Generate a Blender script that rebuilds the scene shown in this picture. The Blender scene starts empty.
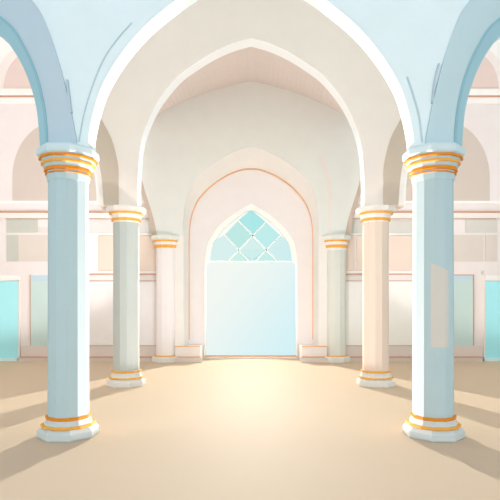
import bpy, bmesh, math
from mathutils import Vector
C = bpy.context.scene.collection
S = bpy.context.scene
PI = math.pi

# ------------------------------------------------------------------ camera
CX, HY, F, EYE = 251.0, 300.0, 500.0, 1.6
cam_d = bpy.data.cameras.new('camera'); cam = bpy.data.objects.new('camera', cam_d); C.objects.link(cam)
cam.location = (0, 0, EYE); cam.rotation_euler = (PI/2, 0, 0)
cam_d.sensor_width = 36; cam_d.lens = 36.0
cam_d.shift_y = (HY-250)/500.0; cam_d.shift_x = -(CX-250)/500.0
cam_d.clip_end = 200
S.camera = cam

# ------------------------------------------------------------------ view, sky, lamps
S.view_settings.view_transform = 'Standard'; S.view_settings.look = 'None'
S.view_settings.gamma = 1; S.view_settings.use_curve_mapping = False
S.view_settings.exposure = 0.0

def lin(h, g=1.0):
    h = h.lstrip('#'); out = []
    for i in (0, 2, 4):
        c = int(h[i:i+2], 16)/255
        out.append((c/12.92 if c <= .04045 else ((c+.055)/1.055)**2.4)*g)
    return tuple(out)+(1,)

W = bpy.data.worlds.new('sky'); S.world = W; W.use_nodes = True
nt = W.node_tree; nt.nodes.clear()
tc = nt.nodes.new('ShaderNodeTexCoord'); dp = nt.nodes.new('ShaderNodeVectorMath'); dp.operation = 'DOT_PRODUCT'
dp.inputs[1].default_value = (1.0, 0.0, -0.75)
mr = nt.nodes.new('ShaderNodeMapRange'); mr.interpolation_type = 'SMOOTHSTEP'
mr.inputs['From Min'].default_value = -0.13; mr.inputs['From Max'].default_value = 0.22
mx = nt.nodes.new('ShaderNodeMix'); mx.data_type = 'RGBA'
mx.inputs['A'].default_value = lin('#fefcf6'); mx.inputs['B'].default_value = lin('#d8f5fb')
bg = nt.nodes.new('ShaderNodeBackground'); bg.inputs['Strength'].default_value = 1.0
wo = nt.nodes.new('ShaderNodeOutputWorld')
nt.links.new(tc.outputs['Generated'], dp.inputs[0]); nt.links.new(dp.outputs['Value'], mr.inputs['Value'])
nt.links.new(mr.outputs['Result'], mx.inputs['Factor']); nt.links.new(mx.outputs['Result'], bg.inputs['Color'])
nt.links.new(bg.outputs['Background'], wo.inputs['Surface'])

DOOR_LIGHT, NAVE_LIGHT, VAULT_LIGHT, FRONT_FILL, SKY = 1.6, 2.3, .22, 600, 1.0
bg.inputs['Strength'].default_value = SKY
# low daylight shining in through the glazed doorway at the end of the nave
def spot(name, loc, target, half_deg, power, color, blend=.3, falloff='Constant'):
    """Unseen spot beam of even strength along its length (energy is the irradiance it gives face on)."""
    d = bpy.data.lights.new(name, 'SPOT'); d.shadow_soft_size = 0.0; d.color = color; d.energy = 1.0
    d.spot_size = 2*math.radians(half_deg); d.spot_blend = blend; d.use_nodes = True
    t = d.node_tree; e = next(n for n in t.nodes if n.type == 'EMISSION')
    f = t.nodes.new('ShaderNodeLightFalloff'); f.inputs['Strength'].default_value = power*4*PI*PI
    t.links.new(f.outputs[falloff], e.inputs['Strength'])
    o = bpy.data.objects.new(name, d); o.location = loc
    o.rotation_euler = (Vector(target)-Vector(loc)).to_track_quat('-Z', 'Y').to_euler(); C.objects.link(o)
spot('doorway_daylight', (0, 16.2, 2.45), (0, 6, .4), 34, DOOR_LIGHT, (1.0, .95, .87), .25)
for s in (-1, 1):  # added unseen beams brightening the inner sides of the columns
    spot('nave_fill_beam', (0, 7.15, .2), (s*2.16, 5.92, 2.0), 40.5, NAVE_LIGHT, (1.0, .78, .72), .1)
    spot('nave_fill_beam', (0, 7.9, .3), (s*2.345, 9.41, 1.75), 28, NAVE_LIGHT*(.24 if s < 0 else .17), (1.0, .92, .92), .35)
spot('vault_fill_beam', (0, 8.7, 1.2), (0, 12.95, 4.6), 60, VAULT_LIGHT, (.94, .97, 1.12), .4)  # added unseen fill for the vault and the end wall

# broad fill light added behind the viewer to brighten the fronts
ad = bpy.data.lights.new('front_fill', 'AREA'); ad.shape = 'RECTANGLE'; ad.size = 14; ad.size_y = 5
ad.energy = FRONT_FILL; ad.color = (1.0, 0.98, 1.0)
ao = bpy.data.objects.new('front_fill', ad); ao.location = (0, -8, 3.6); ao.rotation_euler = (PI/2+.02, 0, 0)
C.objects.link(ao)

# ------------------------------------------------------------------ materials
def mat(name, hexc, gain=1.0, rough=0.8, noise=0.03, scale=3.0, metal=0.0, spec=0.15):
    m = bpy.data.materials.new(name); m.use_nodes = True
    n = m.node_tree; b = n.nodes['Principled BSDF']
    b.inputs['Roughness'].default_value = rough; b.inputs['Metallic'].default_value = metal
    b.inputs['Specular IOR Level'].default_value = spec
    c = lin(hexc, gain)
    t = n.nodes.new('ShaderNodeTexCoord'); z = n.nodes.new('ShaderNodeTexNoise')
    z.inputs['Scale'].default_value = scale; z.inputs['Detail'].default_value = 2
    r = n.nodes.new('ShaderNodeMix'); r.data_type = 'RGBA'
    r.inputs['A'].default_value = tuple(min(1, x*(1-noise)) for x in c[:3])+(1,)
    r.inputs['B'].default_value = tuple(min(1, x*(1+noise)) for x in c[:3])+(1,)
    n.links.new(t.outputs['Object'], z.inputs['Vector']); n.links.new(z.outputs['Fac'], r.inputs['Factor'])
    n.links.new(r.outputs['Result'], b.inputs['Base Color'])
    return m

def glass(name, tint, frost=0.0, frost_col='#ffffff'):
    m = bpy.data.materials.new(name); m.use_nodes = True
    n = m.node_tree; n.nodes.clear()
    o = n.nodes.new('ShaderNodeOutputMaterial'); t = n.nodes.new('ShaderNodeBsdfTransparent')
    t.inputs['Color'].default_value = lin(tint)
    d = n.nodes.new('ShaderNodeBsdfDiffuse'); d.inputs['Color'].default_value = lin(frost_col)
    x = n.nodes.new('ShaderNodeMixShader'); x.inputs[0].default_value = frost
    n.links.new(t.outputs[0], x.inputs[1]); n.links.new(d.outputs[0], x.inputs[2]); n.links.new(x.outputs[0], o.inputs['Surface'])
    return m

M = {}
M['blue'] = mat('pale_blue_plaster', '#eaf8fa')
M['slate'] = mat('slate_blue_shade', '#c2d4de')
M['slate_grey'] = mat('grey_blue_shade', '#c4dbe0')
M['porch'] = mat('slate_blocker_paint', '#8fa3b0')  # for the added unseen porch only
M['line_blue'] = mat('pale_line_blue', '#c3d8df')
M['teal'] = mat('teal_paint', '#93bfca')
M['teal_soft'] = mat('soft_teal_paint', '#a2c8d1')
M['white'] = mat('white_plaster', '#fdfcfc')
M['beige'] = mat('beige_plaster', '#f0e1d9')
M['dark_beige'] = mat('dark_beige_plaster', '#cab7a7')
M['rose_strip'] = mat('rose_white_highlight', '#efe5df')
M['rosevault'] = mat('rose_beige_plaster', '#e4d6ce')
M['greige'] = mat('grey_beige_plaster', '#e9e9e2')
M['cream'] = mat('cream_plaster', '#f1ece6')
M['recess'] = mat('rose_cream_plaster', '#efe7e4')
M['orange_line'] = mat('orange_line_paint', '#e9b78c')
M['rust_line'] = mat('rust_line_paint', '#d3a48c')
M['tan_line'] = mat('tan_line_paint', '#cdb5a4')
M['aisle'] = mat('rose_wall_plaster', '#e9e1de')
M['aisle_up'] = mat('pale_upper_plaster', '#f3f0ec')
M['niche_rose'] = mat('rose_niche_plaster', '#e3cfc7')
M['niche_beige'] = mat('beige_niche_plaster', '#cfc3b8')
M['gold'] = mat('deep_gold', '#e48f26', rough=.6)
M['gold_lt'] = mat('light_gold', '#f3b14e', rough=.6)
M['floor'] = mat('sand_floor', '#d4bca2', noise=.015, scale=.6)
M['frame_white'] = mat('white_frame_paint', '#fbfaf4')
M['cyan_win'] = mat('cyan_glazing', '#adeef5', rough=.3)
M['cyan_sill'] = mat('pale_cyan_sill', '#d6eff0')
M['teal_door'] = mat('grey_teal_glazing', '#c5dad6', rough=.4)
M['teal_top'] = mat('pale_blue_glazing', '#c0d7e2', rough=.4)
for k, h in dict(p_sage='#cdcfc4', p_pale='#e9e1da', p_sand='#e3d9cf', p_peach='#efdccc', p_fog='#e9e6e2', p_stone='#dcd9d0',
                 dado='#e9dcd3', dado_low='#e2d3c8', lower='#faf4f1', lower_r='#fffbf4', outline='#fdfaf5').items():
    M[k] = mat('panel_'+k, h, .9)
M['door_glass'] = glass('frosted_door_glass', '#fafdfd', .0, '#f4fbfa')
for k, h in dict(g_top='#b0ecf1', g_left='#c0eded', g_right='#c3f1f4', g_mid='#d8f4f5', g_side='#d9f3f7', g_low='#cdf4f2').items():
    M[k] = glass('tinted_'+k, h)

# ------------------------------------------------------------------ helpers
def X(px, Y): return (px-CX)*Y/F
def Z(py, Y): return EYE+(HY-py)*Y/F

def link(name, bm, mats, parent=None, recalc=True):
    if recalc: bmesh.ops.recalc_face_normals(bm, faces=bm.faces)
    me = bpy.data.meshes.new(name); bm.to_mesh(me); bm.free()
    for m in (mats if isinstance(mats, (list, tuple)) else [mats]): me.materials.append(m)
    o = bpy.data.objects.new(name, me); C.objects.link(o)
    if parent: o.parent = parent
    return o

def struct(o, label, cat):
    o['kind'] = 'structure'; o['label'] = label; o['category'] = cat
    return o

def box(bm, x0, x1, y0, y1, z0, z1, mi=0, bev=0.0):
    vs = [bm.verts.new(p) for p in ((x0,y0,z0),(x1,y0,z0),(x1,y1,z0),(x0,y1,z0),(x0,y0,z1),(x1,y0,z1),(x1,y1,z1),(x0,y1,z1))]
    fs = [bm.faces.new([vs[i] for i in q]) for q in ((0,3,2,1),(4,5,6,7),(0,1,5,4),(1,2,6,5),(2,3,7,6),(3,0,4,7))]
    for f in fs: f.material_index = mi
    if bev:
        es = list({e for f in fs for e in f.edges})
        bmesh.ops.bevel(bm, geom=es, offset=bev, segments=2, affect='EDGES')
    return bm

def boxobj(name, m, parent, x0, x1, y0, y1, z0, z1, bev=0.0):
    if x0 > x1: x0, x1 = x1, x0
    return link(name, box(bmesh.new(), x0, x1, y0, y1, min(z0,z1), max(z0,z1), 0, bev), m, parent)

def spline(pts, n=8):
    """Catmull-Rom through 2D points."""
    out = []
    P = [pts[0]]+list(pts)+[pts[-1]]
    for i in range(1, len(P)-2):
        a, b, c, d = P[i-1:i+3]
        for k in range(n):
            t = k/n
            out.append(tuple(.5*((2*b[j])+(-a[j]+c[j])*t+(2*a[j]-5*b[j]+4*c[j]-d[j])*t*t+(-a[j]+3*b[j]-3*c[j]+d[j])*t**3) for j in (0,1)))
    out.append(tuple(pts[-1])); return out

def extrude(name, outline, y0, y1, mats, parent=None, side_mat=None):
    """Solid from an XZ outline; side_mat(i, a, b) picks the material of the side under edge a-b."""
    bm = bmesh.new(); n = len(outline)
    f_ = [bm.verts.new((x, y0, z)) for x, z in outline]; b_ = [bm.verts.new((x, y1, z)) for x, z in outline]
    bm.faces.new(f_); bm.faces.new(b_[::-1])
    for i in range(n):
        j = (i+1) % n
        q = bm.faces.new((f_[i], b_[i], b_[j], f_[j]))
        if side_mat: q.material_index = side_mat(i, outline[i], outline[j])
    return link(name, bm, mats, parent)

def ribbon(name, A, B, y0, y1, m, parent=None):
    """Raised band between two XZ curves, from plane y0 (front) back to y1."""
    return extrude(name, list(A)+list(B)[::-1], y0, y1, m, parent)

def resample(c, n):
    L = [0]
    for a, b in zip(c, c[1:]): L.append(L[-1]+math.hypot(b[0]-a[0], b[1]-a[1]))
    out = []; k = 0
    for i in range(n):
        t = L[-1]*i/(n-1)
        while k < len(c)-2 and L[k+1] < t: k += 1
        s = (t-L[k])/max(1e-9, L[k+1]-L[k])
        out.append((c[k][0]+(c[k+1][0]-c[k][0])*s, c[k][1]+(c[k+1][1]-c[k][1])*s))
    return out

def bar(name, path, w, y0, y1, m, parent=None):
    """Thin moulding of width w along an XZ path."""
    A, B = [], []
    for i, p in enumerate(path):
        a = path[max(0, i-1)]; b = path[min(len(path)-1, i+1)]
        d = Vector((b[0]-a[0], b[1]-a[1])).normalized(); nx, nz = -d.y, d.x
        A.append((p[0]+nx*w/2, p[1]+nz*w/2)); B.append((p[0]-nx*w/2, p[1]-nz*w/2))
    return ribbon(name, A, B, y0, y1, m, parent)

def mir(c): return [(-x, z) for x, z in c]
def to_xz(pts, Y): return [(X(px, Y), Z(py, Y)) for px, py in pts]

# ------------------------------------------------------------------ floor
bm = bmesh.new(); box(bm, -11, 11, -7, 13.75, -.2, 0)
struct(link('floor', bm, M['floor']), 'smooth sand coloured floor running through the hall to the glazed door', 'floor')

# ------------------------------------------------------------------ front arcade wall (blue)
Y1a, Y1b = 5.79, 6.05
ZS1 = 3.37
nave1 = spline([(X(CX-u, Y1a), Z(py, Y1a)) for u, py in ((163,146),(162,134),(157.5,112),(149,86),(132,57),(108,28),(81,5),(55,-13),(28,-27),(0,-37))])
side1 = spline(to_xz([(41,146),(40,130),(37,106),(29,79),(17,55),(0,34)], Y1a)+[(-3.3,4.98),(-3.8,5.25)])
band1 = spline(to_xz([(77.5,146),(76,134),(68,95),(58,58),(46,24),(32,0)], Y1a)+[(-3.05,5.62),(-3.8,6.02)])
def mirror_about(c, x0): return [(2*x0-x, z) for x, z in c]
AX1 = -3.8
sideL = side1+mirror_about(side1, AX1)[::-1][1:]                 # inner spring -> apex -> outer spring
def wall_outline(nave, sideL, zs, xo, xin, top):
    L = [(-xo,0),(-xo,top),(xo,top),(xo,0)]
    R = mir(sideL)[::-1]                                            # outer spring -> inner spring (right)
    L += [(R[0][0],0)]+R+[(R[-1][0],zs)]
    N = mir(nave)                                                   # right spring -> apex
    L += [(N[0][0],zs)]+N+nave[::-1][1:]+[(nave[0][0],zs),(sideL[0][0],zs)]
    L += sideL+[(sideL[-1][0],0)]
    return L
out1 = wall_outline(nave1, sideL, ZS1, 5.75, None, 6.7)
xn1 = abs(nave1[0][0])+.01
w1 = extrude('wall_front', out1, Y1a, Y1b, [M['blue'], M['white'], M['teal_soft']], None,
             lambda i, a, b: 1 if max(abs(a[0]), abs(b[0])) < xn1 and max(a[1], b[1]) < 6.6 and min(a[1], b[1]) >= ZS1-.01 else (2 if max(a[1], b[1]) < 6.6 and max(abs(a[0]), abs(b[0])) < 5.3 else 0))
struct(w1, 'pale blue arcade wall carried by the front columns, with a wide pointed arch', 'wall')
strip1 = [(x-.0, z) for x, z in spline(to_xz([(48,146),(47.5,130),(44.5,105),(37,75),(25,48),(8,24)], Y1a)+[(-3.3,5.10),(-3.8,5.35)])]
for s, mm in ((1, 'slate'), (-1, 'slate_grey')):
    fl = (lambda c: c) if s == 1 else mir
    a = ribbon('archivolt', fl(resample(strip1, 40)), fl(resample(band1, 40)), Y1a-.03, Y1a+.02, M[mm], w1)  # darker than the wall: shade of the arch put into the colour
    ribbon('arch_edge_strip', fl(resample(side1, 40)), fl(resample(strip1, 40)), Y1a-.035, Y1a+.02, M['teal_soft'], w1)
    bar('arch_edge_line', fl(resample(strip1, 60)), .028, Y1a-.045, Y1a+.0, M['teal'], w1)
# incised accent lines of the blue spandrels
bar('spandrel_line', spline(to_xz([(132,23),(117,40),(103,61),(92,88),(84,115),(79,142)], Y1a)), .013, Y1a-.012, Y1a+.02, M['line_blue'], w1)
bar('spandrel_line', spline(to_xz([(407,77),(413,95),(419,117),(422,142)], Y1a)), .02, Y1a-.012, Y1a+.02, M['line_blue'], w1)
bar('spandrel_line', spline(to_xz([(68,81),(69.5,95),(72,114)], Y1a)), .02, Y1a-.045, Y1a+.02, M['slate'], w1)
bar('spandrel_line', spline(to_xz([(438,65),(434,82),(431.5,104)], Y1a)), .016, Y1a-.045, Y1a+.02, M['slate'], w1)

# ------------------------------------------------------------------ middle arcade wall (beige)
Y2a, Y2b = 9.25, 9.57
ZS2 = 3.33
nave2 = spline([(X(CX-u, Y2a), Z(py, Y2a)) for u, py in ((113.5,206),(113.5,181),(111.5,152),(106.5,130),(99,112),(90,96.5),(73,76),(55,62.5),(37,51.5),(18,43),(0,38))])
side2 = spline(to_xz([(98,205),(97.5,190),(95.5,172),(91.5,155),(85,134),(76,110),(64,84),(48,58),(25,33),(0,16),(-35,4)], Y2a))
strip2 = spline(to_xz([(104,205),(103,190),(101,172),(97,154),(90,132),(81,108),(69,82),(53,56),(30,30),(4,12),(-35,-1)], Y2a))
band2 = spline(to_xz([(118.5,205),(118.5,185),(118,165),(112,140),(104,124),(96,108),(84,82),(68,52),(45,22),(10,-4),(-35,-18)], Y2a))
AX2 = side2[-1][0]
side2f = side2+mirror_about(side2, AX2)[::-1][1:]
out2 = wall_outline(nave2, side2f, ZS2, 8.9, None, 8.0)
xn2 = abs(nave2[0][0])+.01
w2 = extrude('wall_middle', out2, Y2a, Y2b, [M['beige'], M['white']], None,
             lambda i, a, b: 1 if max(abs(a[0]), abs(b[0])) < xn2 and min(a[1], b[1]) >= ZS2-.01 else 0)
struct(w2, 'beige arcade wall behind the blue one, its pointed arch rimmed in white', 'wall')
for fl in ((lambda c: c), mir):
    ribbon('archivolt', fl(resample(strip2, 40)), fl(resample(band2, 40)), Y2a-.02, Y2a+.02, M['dark_beige'], w2)
    ribbon('arch_edge_strip', fl(resample(side2, 40)), fl(resample(strip2, 40)), Y2a-.03, Y2a+.02, M['rose_strip'], w2)
    bar('arch_edge_line', fl(resample(side2, 60)), .03, Y2a-.04, Y2a, M['outline'], w2)

# ------------------------------------------------------------------ portal wall (grey beige) with a deep pointed portal
Y3a, Y3b, YR = 12.95, 13.3, 13.7
ZS3 = 3.26
portF = spline([(X(CX-u, Y3a), Z(py, Y3a)) for u, py in ((68,262),(68,235),(66.5,208),(62,190),(54,177),(42,166.5),(28,157.5),(14,150.5),(5,147.5),(0,147))])
portB = spline([(X(CX-u, YR), Z(py, YR)) for u, py in ((62,262),(62,240),(60.5,220),(55,204),(47,193),(36,183),(24,175.5),(12,170.5),(4,169),(0,169))])
edge3 = spline(to_xz([(157,237),(155,225),(151,210),(146.5,196),(143,184),(139,168),(133,150),(126,132)], Y3a))
edge3b = spline(to_xz([(152,237),(150.5,225),(147,211),(143,198),(139,186),(134,170),(128,152),(120,134)], Y3a))
Lo = [(-1.95,0),(-1.95,ZS3),(edge3b[0][0],ZS3)]+edge3b+[(edge3b[-1][0],7.6)]
half = Lo                                                            # left half, pier foot up to the top
right = mir(half)[::-1]
out3 = half+right+[(1.95,0),(-portF[0][0],0)]+mir(portF)+portF[::-1][1:]+[(portF[0][0],0)]
# drop repeated points
cl = []
for p in out3:
    if not cl or math.hypot(p[0]-cl[-1][0], p[1]-cl[-1][1]) > 1e-5: cl.append(p)
w3 = extrude('wall_back', cl, Y3a, Y3b, [M['greige'], M['cream']], None, None)
struct(w3, 'grey beige end wall framing the deep pointed portal under the rose vault', 'wall')
for fl in ((lambda c: c), mir):
    ribbon('archivolt', fl(resample(edge3b, 30)), fl(resample(edge3, 30)), Y3a-.02, Y3a+.02, M['dark_beige'], w3)
# cream reveal of the portal, a loft from the front to the recess
bm = bmesh.new()
f2 = resample([(portF[0][0],0)]+portF, 60); b2 = resample([(portB[0][0],0)]+portB, 60)
ff = f2+mir(f2)[::-1][1:]; bb = b2+mir(b2)[::-1][1:]
r0 = [bm.verts.new((x, Y3a-.012, z)) for x, z in ff]; r1 = [bm.verts.new((x, YR, z)) for x, z in bb]
for i in range(len(ff)-1): bm.faces.new((r0[i], r1[i], r1[i+1], r0[i+1]))
link('portal_reveal', bm, M['cream'], w3)
for s in (-1, 1):                                                    # cream pier strips beside the portal
    boxobj('pier_face', M['cream'], w3, s*1.97, s*1.745, Y3a-.03, Y3a+.05, 0, ZS3)
line = [(x*.998, z*.998) for x, z in bb]
i0 = next(i for i, p in enumerate(line) if p[1] > .42)
bar('portal_line', line[i0:len(line)-i0], .03, YR-.035, YR+.01, M['orange_line'], w3)
# raised pale strip right of the portal, a highlight put into its colour
bar('highlight_strip', spline(to_xz([(320,157),(325,168),(329,185),(330,205),(329.5,236)], Y3a)), .10, Y3a-.02, Y3a+.02, M['rose_strip'], w3)

# recess wall with the pointed door opening
ZSILL = .066
doorE = spline([(X(CX-u, YR), Z(py, YR)) for u, py in ((46.8,275),(46.5,262),(45,250),(42.5,241),(34,228),(25.5,220),(16.5,213),(7,207.5),(0,203.5))])
rec = [(-2.3,0),(-2.3,6.0),(2.3,6.0),(2.3,0),(-doorE[0][0],0)]+mir(doorE)+doorE[::-1][1:]+[(doorE[0][0],0)]
w4 = extrude('wall_recess', rec, YR, YR+.25, [M['recess']])
struct(w4, 'rose cream recessed wall inside the portal, around the glazed door', 'wall')

# ------------------------------------------------------------------ the glazed door with its lattice fanlight
d1 = struct(bpy.data.objects.new('door_1', None), 'tall pale glazed door under a pointed cyan lattice window, closing the nave', 'door')
C.objects.link(d1); d1.location = (0, YR, 0)
def keep(o, parent):
    """Parent o without moving it."""
    o.parent = parent; o.matrix_parent_inverse.identity(); o.location = -Vector(parent.location)
    return o
YG = YR+.1
inner = spline([(X(CX-u, YR), Z(py, YR)) for u, py in ((45.4,275),(45.3,264),(42,261),(40.5,252),(37.5,243),(30,232),(22,224),(13.5,217),(5,211.5),(0,210.5))])
fo_ = [(doorE[0][0]+.004,ZSILL)]+[(x*.997, z-.003) for x, z in doorE]; fi_ = [(inner[0][0],ZSILL)]+inner
fo_ = resample(fo_, 60); fi_ = resample(fi_, 60)
A = fo_+mir(fo_)[::-1][1:]; B = fi_+mir(fi_)[::-1][1:]
keep(ribbon('door_frame', A, B, YR-.015, YR+.16, M['frame_white']), d1)
ZT = Z(261.5, YR)
keep(boxobj('transom', M['frame_white'], None, -1.2, 1.2, YR+.03, YR+.12, ZT-.012, ZT+.022), d1)
keep(boxobj('door_leaf', M['door_glass'], None, -1.25, 1.25, YG-.012, YG+.012, ZSILL, ZT-.012), d1)
keep(boxobj('threshold', M['cream'], None, -1.29, 1.29, YR-.03, YR+.2, 0.0, ZSILL-.02), d1)
keep(boxobj('threshold_line', M['orange_line'], None, -1.29, 1.29, YR-.035, YR+.2, ZSILL-.02, ZSILL), d1)
# lattice panes: each pane of the fanlight tinted a little differently, all one sheet of leaded glass
def q(px, py): return (X(px, YR), Z(py, YR))
bm = bmesh.new()
def pane(pts, mi):
    vs = [bm.verts.new((x, YG, z)) for x, z in (q(*p) for p in pts)]
    f = bm.faces.new(vs); f.material_index = mi
N0, Lc, Rc, Bm = (252.3,235), (238,249), (266,249), (252,262)
pane([(251,209),(238,220),N0,(266,221.5)], 0)
pane([(238,220),(224.5,234.5),Lc,N0], 1)
pane([(266,221.5),(280.5,235),Rc,N0], 2)
pane([N0,Lc,(248,262),(256,262),Rc], 3)
pane([(224.5,234.5),(214,240),(208,252),(208,262),(228,262),Lc], 4)
pane([(280.5,235),(288,240),(294,252),(294,262),(277.5,262),Rc], 4)
pane([Lc,(228,262),(248,262)], 5)
pane([Rc,(256,262),(277.5,262)], 5)
ex = bmesh.ops.solidify(bm, geom=bm.faces[:], thickness=.006)
keep(link('fanlight_glass', bm, [M[k] for k in ('g_top','g_left','g_right','g_mid','g_side','g_low')]), d1)
bm = bmesh.new()
for a, b in (((238,220),(277.5,261)),((266,221.5),(228,261)),((224,234),(249,261)),((281,234.5),(255.5,261))):
    a, b = q(*a), q(*b); d = Vector((b[0]-a[0], b[1]-a[1])); n = Vector((-d.y, d.x)).normalized()*.016
    vs = [(a[0]+n.x, a[1]+n.y),(b[0]+n.x, b[1]+n.y),(b[0]-n.x, b[1]-n.y),(a[0]-n.x, a[1]-n.y)]
    f_ = [bm.verts.new((x, YG-.03, z)) for x, z in vs]; k_ = [bm.verts.new((x, YG+.02, z)) for x, z in vs]
    bm.faces.new(f_); bm.faces.new(k_[::-1])
    for i in range(4): bm.faces.new((f_[i], k_[i], k_[(i+1)%4], f_[(i+1)%4]))
keep(link('lattice_bars', bm, M['frame_white']), d1)

# ------------------------------------------------------------------ rose vault between the middle wall and the end wall
k0 = min(range(len(nave2)), key=lambda i: abs(nave2[i][1]-5.08))
c2 = resample(nave2[k0:], 24)
c3 = resample(spline([(X(CX-u, Y3a), Z(py, Y3a)) for u, py in ((97,117.5),(85,110),(73,104),(48,93.5),(26,87),(6,81.5),(0,81))]), 24)
c2 = c2+mir(c2)[::-1][1:]; c3 = c3+mir(c3)[::-1][1:]
bm = bmesh.new()
a = [bm.verts.new((x, Y2b, z)) for x, z in c2]; b = [bm.verts.new((x, Y3a+.02, z)) for x, z in c3]
a2 = [bm.verts.new((x*1.04, Y2b, z+.18)) for x, z in c2]; b2_ = [bm.verts.new((x*1.04, Y3a+.02, z+.18)) for x, z in c3]
n = len(a)
for i in range(n-1):
    bm.faces.new((a[i], a[i+1], b[i+1], b[i])); bm.faces.new((a2[i], b2_[i], b2_[i+1], a2[i+1]))
    bm.faces.new((a[i], a2[i], a2[i+1], a[i+1])); bm.faces.new((b[i], b[i+1], b2_[i+1], b2_[i]))
for i in (0, n-1): bm.faces.new((a[i], b[i], b2_[i], a2[i]))
struct(link('ceiling', bm, M['rosevault']), 'rose beige pointed vault between the beige arch and the end wall', 'ceiling')

# unseen roof and walls of an added porch to cut light from above and the sides
bm = bmesh.new(); box(bm, -5.8, 5.8, -5, Y1a-.001, 6.6, 6.8)
for s_ in (-1, 1):
    struct(boxobj('wall_porch_'+('left' if s_ < 0 else 'right'), M['porch'], None, s_*5.76, s_*6.0, -5, Y1a-.001, 0, 6.6),  # added unseen walls that cut light from the sides
           'unseen slate blue side wall of the added porch, on the %s' % ('left' if s_ < 0 else 'right'), 'wall')
struct(link('ceiling_blocker', bm, M['porch']), 'unseen slate blue flat ceiling of the added porch in front of the blue arcade wall', 'ceiling')

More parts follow.
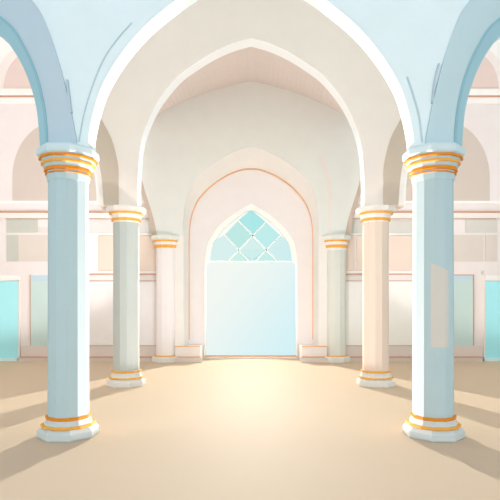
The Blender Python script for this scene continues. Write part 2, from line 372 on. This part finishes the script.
# ------------------------------------------------------------------ aisle end walls with niches, panels, windows
YA = 13.15
def arch_panel(cu, hw, spring, h, bottom, Y, fl, n=24):
    """Arched outline centred cu px from the axis, XZ points."""
    pts = [(CX-cu-hw, bottom)]
    for i in range(n+1):
        t = PI-PI*i/n
        pts.append((CX-cu+hw*math.cos(t), spring-h*math.sin(t)))
    pts.append((CX-cu+hw, bottom))
    return fl(to_xz(pts, Y))
trim_no = 0
for side in ('left', 'right'):
    L = side == 'left'
    fl = (lambda c: c) if L else mir
    s = 1 if L else -1
    def PB(name, m, p0, p1, y0, y1, d=.02, parent=None, bev=0.0):
        """Raised slab between two px columns given as on the left side (mirrored on the right)."""
        x0, x1 = X(p0, YA)*s, X(p1, YA)*s
        return boxobj(name, m, parent, x0, x1, YA-d, YA+.02, Z(y1, YA), Z(y0, YA), bev)
    wall = boxobj('wall_'+side, M['aisle'], None, -11*s, -1.96*s, YA, YA+.3, 0, 10)
    struct(wall, 'rose white end wall of the %s aisle with niches, panels and windows' % side, 'wall')
    # upper niche with its pale ring
    ring_o = arch_panel(208, 48, 88, 48, 89, YA, fl); ring_i = arch_panel(208, 39.5, 88, 40, 89, YA, fl)
    PB('upper_plaster', M['aisle_up'], -160, 165, -20, 96, .012, wall)
    ribbon('niche_ring', ring_o, ring_i, YA-.03, YA+.01, M['rose_strip'], wall)
    extrude('niche', ring_i, YA-.018, YA+.01, M['niche_rose'], wall)
    PB('niche_ledge', M['aisle_up'], -160, 165, 89.5, 96, .06, wall)
    PB('ledge_line', M['rust_line'], -160, 165, 96.2, 97.6, .05, wall)
    PB('ledge_foot', M['aisle_up'], -160, 165, 97.8, 104, .03, wall)
    # large lower niche
    extrude('niche', arch_panel(195, 43.5, 178, 56, 201, YA, fl), YA-.012, YA+.01, M['niche_beige'], wall)
    PB('niche_ledge', M['aisle_up'], -160, 170, 201, 203.5, .03, wall)
    # string course
    trim_no += 1
    t = PB('trim_%d' % trim_no, M['rose_strip'], -160, 174, 213.2, 218.3, .05)
    struct(t, 'pale string course with a rust line across the %s aisle wall' % side, 'trim')
    PB('course_line', M['rust_line'], -160, 174, 211.2, 212.9, .06, t)
    PB('course_under_line', M['tan_line'], 6 if L else 6, 174, 218.5, 219.3, .025, t)  # thin tan line just below the string course
    # panels
    if L:
        PB('panel', M['p_sage'], 7, 38, 219.8, 232.6, .02, wall)
        PB('panel', M['p_sage'], 7, 18.5, 235, 261.5, .02, wall)
        PB('panel', M['p_sand'], 18.7, 64, 235, 261.5, .02, wall)
        PB('panel', M['p_pale'], 38.2, 64, 227, 232.6, .015, wall)
        PB('panel', M['p_fog'], 70, 174, 220.5, 233, .02, wall)
        PB('panel', M['lower'], 70, 97, 235.5, 272, .02, wall)
        PB('panel', M['p_peach'], 98.3, 133, 235.5, 271, .03, wall, .012)
        PB('panel', M['p_peach'], 135, 174, 235.5, 271, .03, wall, .012)
    else:
        PB('panel', M['p_stone'], 5, 37, 219.8, 232.6, .02, wall)
        PB('panel', M['p_sand'], 5, 17, 235, 261.5, .02, wall)
        PB('panel', M['p_sand'], 18.7, 64, 235, 261.5, .02, wall)
        PB('panel', M['p_stone'], 70, 174, 220.5, 233, .02, wall)
        PB('panel', M['p_peach'], 70, 146, 235.5, 270.5, .03, wall, .012)
        PB('panel', M['p_peach'], 148, 174, 235.5, 270.5, .03, wall, .012)
        bm = bmesh.new()
        bmesh.ops.create_cone(bm, segments=12, cap_ends=True, radius1=.035, radius2=.035, depth=.04)
        bmesh.ops.rotate(bm, verts=bm.verts, matrix=__import__('mathutils').Matrix.Rotation(PI/2, 3, 'X'))
        bmesh.ops.scale(bm, verts=bm.verts, vec=(1, 1, 1.5))
        bmesh.ops.translate(bm, verts=bm.verts, vec=(X(482.5, YA), YA-.01, Z(272.5, YA)))
        link('wall_button', bm, M['p_stone'], wall)
    PB('panel_rail', M['outline'], 70, 174, 233.4, 235.2, .035, wall)
    PB('panel_rail', M['outline'], 70, 174, 271.3, 273.2, .035, wall)
    if L: PB('panel_stile', M['outline'], 96.8, 98.2, 235.2, 271.3, .035, wall)
    # lower wall between the columns
    PB('lower_panel', M['lower'] if L else M['lower_r'], 56, 174, 281.4, 345, .012, wall)
    PB('panel_line', M['rust_line'], 70, 174, 274, 275, .04, wall)
    PB('panel_line', M['tan_line'], 70, 174, 280.4, 281.3, .04, wall)
    # baseboard, stepped at the dado
    bb_ = PB('baseboard_'+side, M['dado'], 22.5, 174.5, 345.6, 362, .08)
    struct(bb_, 'rose baseboard with an orange line along the %s aisle wall' % side, 'baseboard')
    x0, x1 = X(22.5, YA)*s, X(174.5, YA)*s
    boxobj('skirting', M['dado_low'], bb_, x0, x1, YA-.2, YA-.06, 0, Z(357, YA))
    PB('dado_line', M['tan_line'], 56, 174.5, 345, 345.8, .09, bb_)
    boxobj('skirting_line', M['rust_line'], bb_, x0, x1, YA-.21, YA-.06, Z(357, YA), Z(356, YA))
    # cyan window down to the floor
    n_ = 1 if L else 2
    wname = 'window_%d' % n_
    o = PB(wname, M['cyan_win'], -40, 19 if L else 17.5, 281, 357.5, .03)
    struct(o, ('bright cyan floor length window at the outer end of the %s aisle wall' % side), 'window')
    PB('window_head', M['aisle_up'], -42, 20.5 if L else 18.5, 275.5, 280.6, .06, o)
    PB('window_sill', M['cyan_sill'], -42, 19, 357.5, 361.5, .10, o)
    PB('window_jamb', M['rose_strip'], 19.2 if L else 17.7, 20.6 if L else 19, 281, 362, .05, o)
    # grey teal panelled door beside it
    o = PB('door_%d' % (n_+1), M['teal_door'], 31.5 if L else 29.5, 56, 281 if L else 280, 350, .03)
    struct(o, 'dull grey teal glazed door beside the cyan window, half behind the %s front column' % side, 'door')
    PB('door_head', M['teal_top'], 31.5 if L else 29.5, 56, 275.5, 280.8 if L else 279.8, .03, o)
    if L: PB('door_frame', M['tan_line'], 30.6, 31.4, 275, 350, .04, o)
    else:
        PB('door_frame', M['rust_line'], 28.6, 29.4, 274.6, 350, .04, o)
        PB('door_frame', M['rust_line'], 29.4, 56, 274.6, 275.4, .04, o)

# baseboards of the portal recess (left and right of the door)
for side, s in (('left', -1), ('right', 1)):
    def K(name, m, x0, x1, y0, y1, z0, z1, parent=None): return boxobj(name, m, parent, s*x0, s*x1, y0, y1, z0, z1)
    b = K('baseboard_portal_'+side, M['rose_strip'], 1.30, 1.955, Y3a-.08, YR+.02, .0, .39)
    struct(b, 'pale stepped plinth with orange lines at the portal foot, %s of the door' % side, 'baseboard')
    K('plinth_line', M['orange_line'], 1.32, 1.96, Y3a-.09, Y3a+.02, .39, .415, b)
    K('plinth_line', M['orange_line'], 1.30, 1.9, Y3a-.10, Y3a-.05, .125, .15, b)
    K('plinth_step', M['dado'], 1.26, 1.955, Y3a-.16, Y3a-.07, 0, .12, b)

# ------------------------------------------------------------------ columns
def poly_ring(bm, r, z, n, rot):
    return [bm.verts.new((r*math.cos(rot+2*PI*i/n), r*math.sin(rot+2*PI*i/n), z)) for i in range(n)]
def lathe(name, prof, n, m, parent, bev=0.0):
    """Faceted solid of revolution; prof = [(z, radius across the corners)...] bottom to top."""
    rot = PI/n; bm = bmesh.new()
    R = [poly_ring(bm, r, z, n, rot) for z, r in prof]
    for a, b in zip(R, R[1:]):
        for i in range(n): bm.faces.new((a[i], a[(i+1)%n], b[(i+1)%n], b[i]))
    bm.faces.new(R[0][::-1]); bm.faces.new(R[-1])
    return link(name, bm, m, parent)
def band(name, z, h, r, n, m, parent, bulge=.012):
    return lathe(name, [(z-h/2, r-.03), (z-h/2, r+bulge*.3), (z-h*.3, r+bulge), (z+h*.3, r+bulge), (z+h/2, r+bulge*.3), (z+h/2, r-.03)], n, m, parent)
def column(loc, label, group, shaft_m, base_m, cap_m, kind):
    t = bpy.data.objects.new('column', None); C.objects.link(t); t.location = loc
    t['label'] = label; t['category'] = 'column'; t['kind'] = 'thing'; t['group'] = group
    if kind == 'front':
        rs = .234
        lathe('plinth', [(0,.335),(.02,.35),(.085,.345),(.12,.31),(.13,.29)], 8, base_m, t)
        lathe('base_moulding', [(.13,.285),(.16,.275),(.175,.262),(.215,.25),(.235,.245)], 12, base_m, t)
        band('gold_band', .143, .03, .30, 12, M['gold_lt'], t); band('gold_band', .235, .036, .248, 12, M['gold'], t)
        lathe('shaft', [(.24,rs),(3.02,rs-.006)], 12, shaft_m, t)
        lathe('capital', [(2.985,rs+.002),(3.045,rs+.012),(3.06,.25),(3.11,.255),(3.14,.275),(3.2,.30),(3.27,.325)], 12, cap_m, t)
        band('gold_band', 3.066, .016, .252, 12, M['gold'], t)
        band('gold_band', 3.112, .046, .262, 12, M['gold'], t)
        band('gold_band', 3.185, .032, .296, 12, M['gold_lt'], t)
        band('gold_band', 3.243, .03, .322, 12, M['gold'], t)
        lathe('abacus', [(3.265,.335),(3.285,.352),(3.345,.352),(3.37,.335)], 8, M['abacus_blue'], t)
    elif kind == 'middle':
        rs = .243
        lathe('plinth', [(0,.355),(.02,.365),(.09,.36),(.125,.325)], 8, base_m, t)
        lathe('base_moulding', [(.12,.31),(.16,.30),(.2,.28),(.26,.262),(.28,.25)], 12, base_m, t)
        band('gold_band', .155, .03, .312, 12, M['gold_lt'], t); band('gold_band', .272, .03, .27, 12, M['gold_lt'], t)
        lathe('shaft', [(.27,rs),(3.06,rs-.004)], 12, shaft_m, t)
        lathe('capital', [(3.04,rs+.004),(3.09,rs+.01),(3.12,.27),(3.18,.285),(3.25,.32)], 12, cap_m, t)
        band('gold_band', 3.095, .055, .262, 12, M['gold_lt'], t)
        band('gold_band', 3.215, .045, .305, 12, M['gold_lt'], t)
        lathe('abacus', [(3.23,.33),(3.25,.375),(3.315,.38),(3.33,.36)], 8, M['rose_strip'], t)
    else:
        rs = .262
        lathe('plinth', [(0,.36),(.015,.372),(.12,.372),(.15,.35)], 8, base_m, t)
        band('gold_band', .16, .03, .31, 12, M['gold_lt'], t)
        lathe('shaft', [(.15,rs),(2.9,rs-.004)], 12, shaft_m, t)
        lathe('capital', [(2.88,rs+.004),(2.97,.285),(3.02,.30),(3.08,.31),(3.15,.34)], 12, cap_m, t)
        band('gold_band', 2.985, .09, .29, 12, M['gold_lt'], t)
        band('gold_band', 3.12, .05, .325, 12, M['gold_lt'], t)
        lathe('abacus', [(3.145,.36),(3.165,.385),(3.24,.385),(3.26,.37)], 8, M['greige'], t)
    return t

M['col_blue'] = mat('blue_column_plaster', '#bcd2d6')
M['abacus_blue'] = mat('abacus_blue_plaster', '#d2e5e8')
M['col_cool'] = mat('grey_green_column_plaster', '#c3c7c2')
M['col_warm'] = mat('peach_column_plaster', '#ecd7c8')
M['col_rose'] = mat('rose_column_plaster', '#f6eeec')
M['col_sage'] = mat('sage_column_plaster', '#dfe0d7')
M['base_pale'] = mat('pale_base_plaster', '#e6e2dc')
M['base_blue'] = mat('blue_base_plaster', '#d0d9d8')

# shaft of the right front column: a reflection painted in as a beige patch part way up
m = M['col_reflection'] = mat('blue_column_painted_reflection', '#bcd2d6')
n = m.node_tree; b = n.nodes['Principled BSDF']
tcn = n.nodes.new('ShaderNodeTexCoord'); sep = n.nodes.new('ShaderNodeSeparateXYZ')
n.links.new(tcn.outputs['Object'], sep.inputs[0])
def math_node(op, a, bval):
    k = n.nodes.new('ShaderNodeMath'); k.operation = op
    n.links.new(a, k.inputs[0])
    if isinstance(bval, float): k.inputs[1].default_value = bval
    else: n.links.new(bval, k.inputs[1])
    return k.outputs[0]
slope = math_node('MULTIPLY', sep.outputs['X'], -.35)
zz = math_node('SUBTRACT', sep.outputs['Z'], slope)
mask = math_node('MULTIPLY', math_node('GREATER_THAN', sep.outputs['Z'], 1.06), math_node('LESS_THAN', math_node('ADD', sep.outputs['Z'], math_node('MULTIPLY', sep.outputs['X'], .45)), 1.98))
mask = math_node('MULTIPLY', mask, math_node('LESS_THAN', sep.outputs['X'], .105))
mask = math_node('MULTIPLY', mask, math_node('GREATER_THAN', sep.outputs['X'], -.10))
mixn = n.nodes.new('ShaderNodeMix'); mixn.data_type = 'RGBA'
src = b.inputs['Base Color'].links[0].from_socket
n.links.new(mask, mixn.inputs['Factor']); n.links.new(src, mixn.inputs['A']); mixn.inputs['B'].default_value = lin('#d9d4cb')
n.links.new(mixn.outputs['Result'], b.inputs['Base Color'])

column((-2.16, 5.92, 0), 'pale blue front column with plain shaft and gold bands, left of the nave', 'blue columns of the front arcade', M['col_blue'], M['base_blue'], M['col_blue'], 'front')
column((2.155, 5.92, 0), 'pale blue front column with a beige reflection painted halfway up its shaft', 'blue columns of the front arcade', M['col_reflection'], M['base_blue'], M['col_blue'], 'front')
column((-2.345, 9.41, 0), 'cool grey white column under the beige arch, just behind the plain blue column', 'pale columns of the beige arcade', M['col_cool'], M['base_pale'], M['col_rose'], 'middle')
column((2.345, 9.41, 0), 'peach cream column under the beige arch, just behind the blue column with the painted reflection', 'pale columns of the beige arcade', M['col_warm'], M['base_pale'], M['col_rose'], 'middle')
column((-2.21, 13.02, 0), 'small rose white column at the portal, left of the glazed door', 'columns beside the portal', M['col_rose'], M['base_pale'], M['col_rose'], 'back')
column((2.21, 13.02, 0), 'small sage grey column at the portal, right of the glazed door', 'columns beside the portal', M['col_sage'], M['base_pale'], M['col_rose'], 'back')
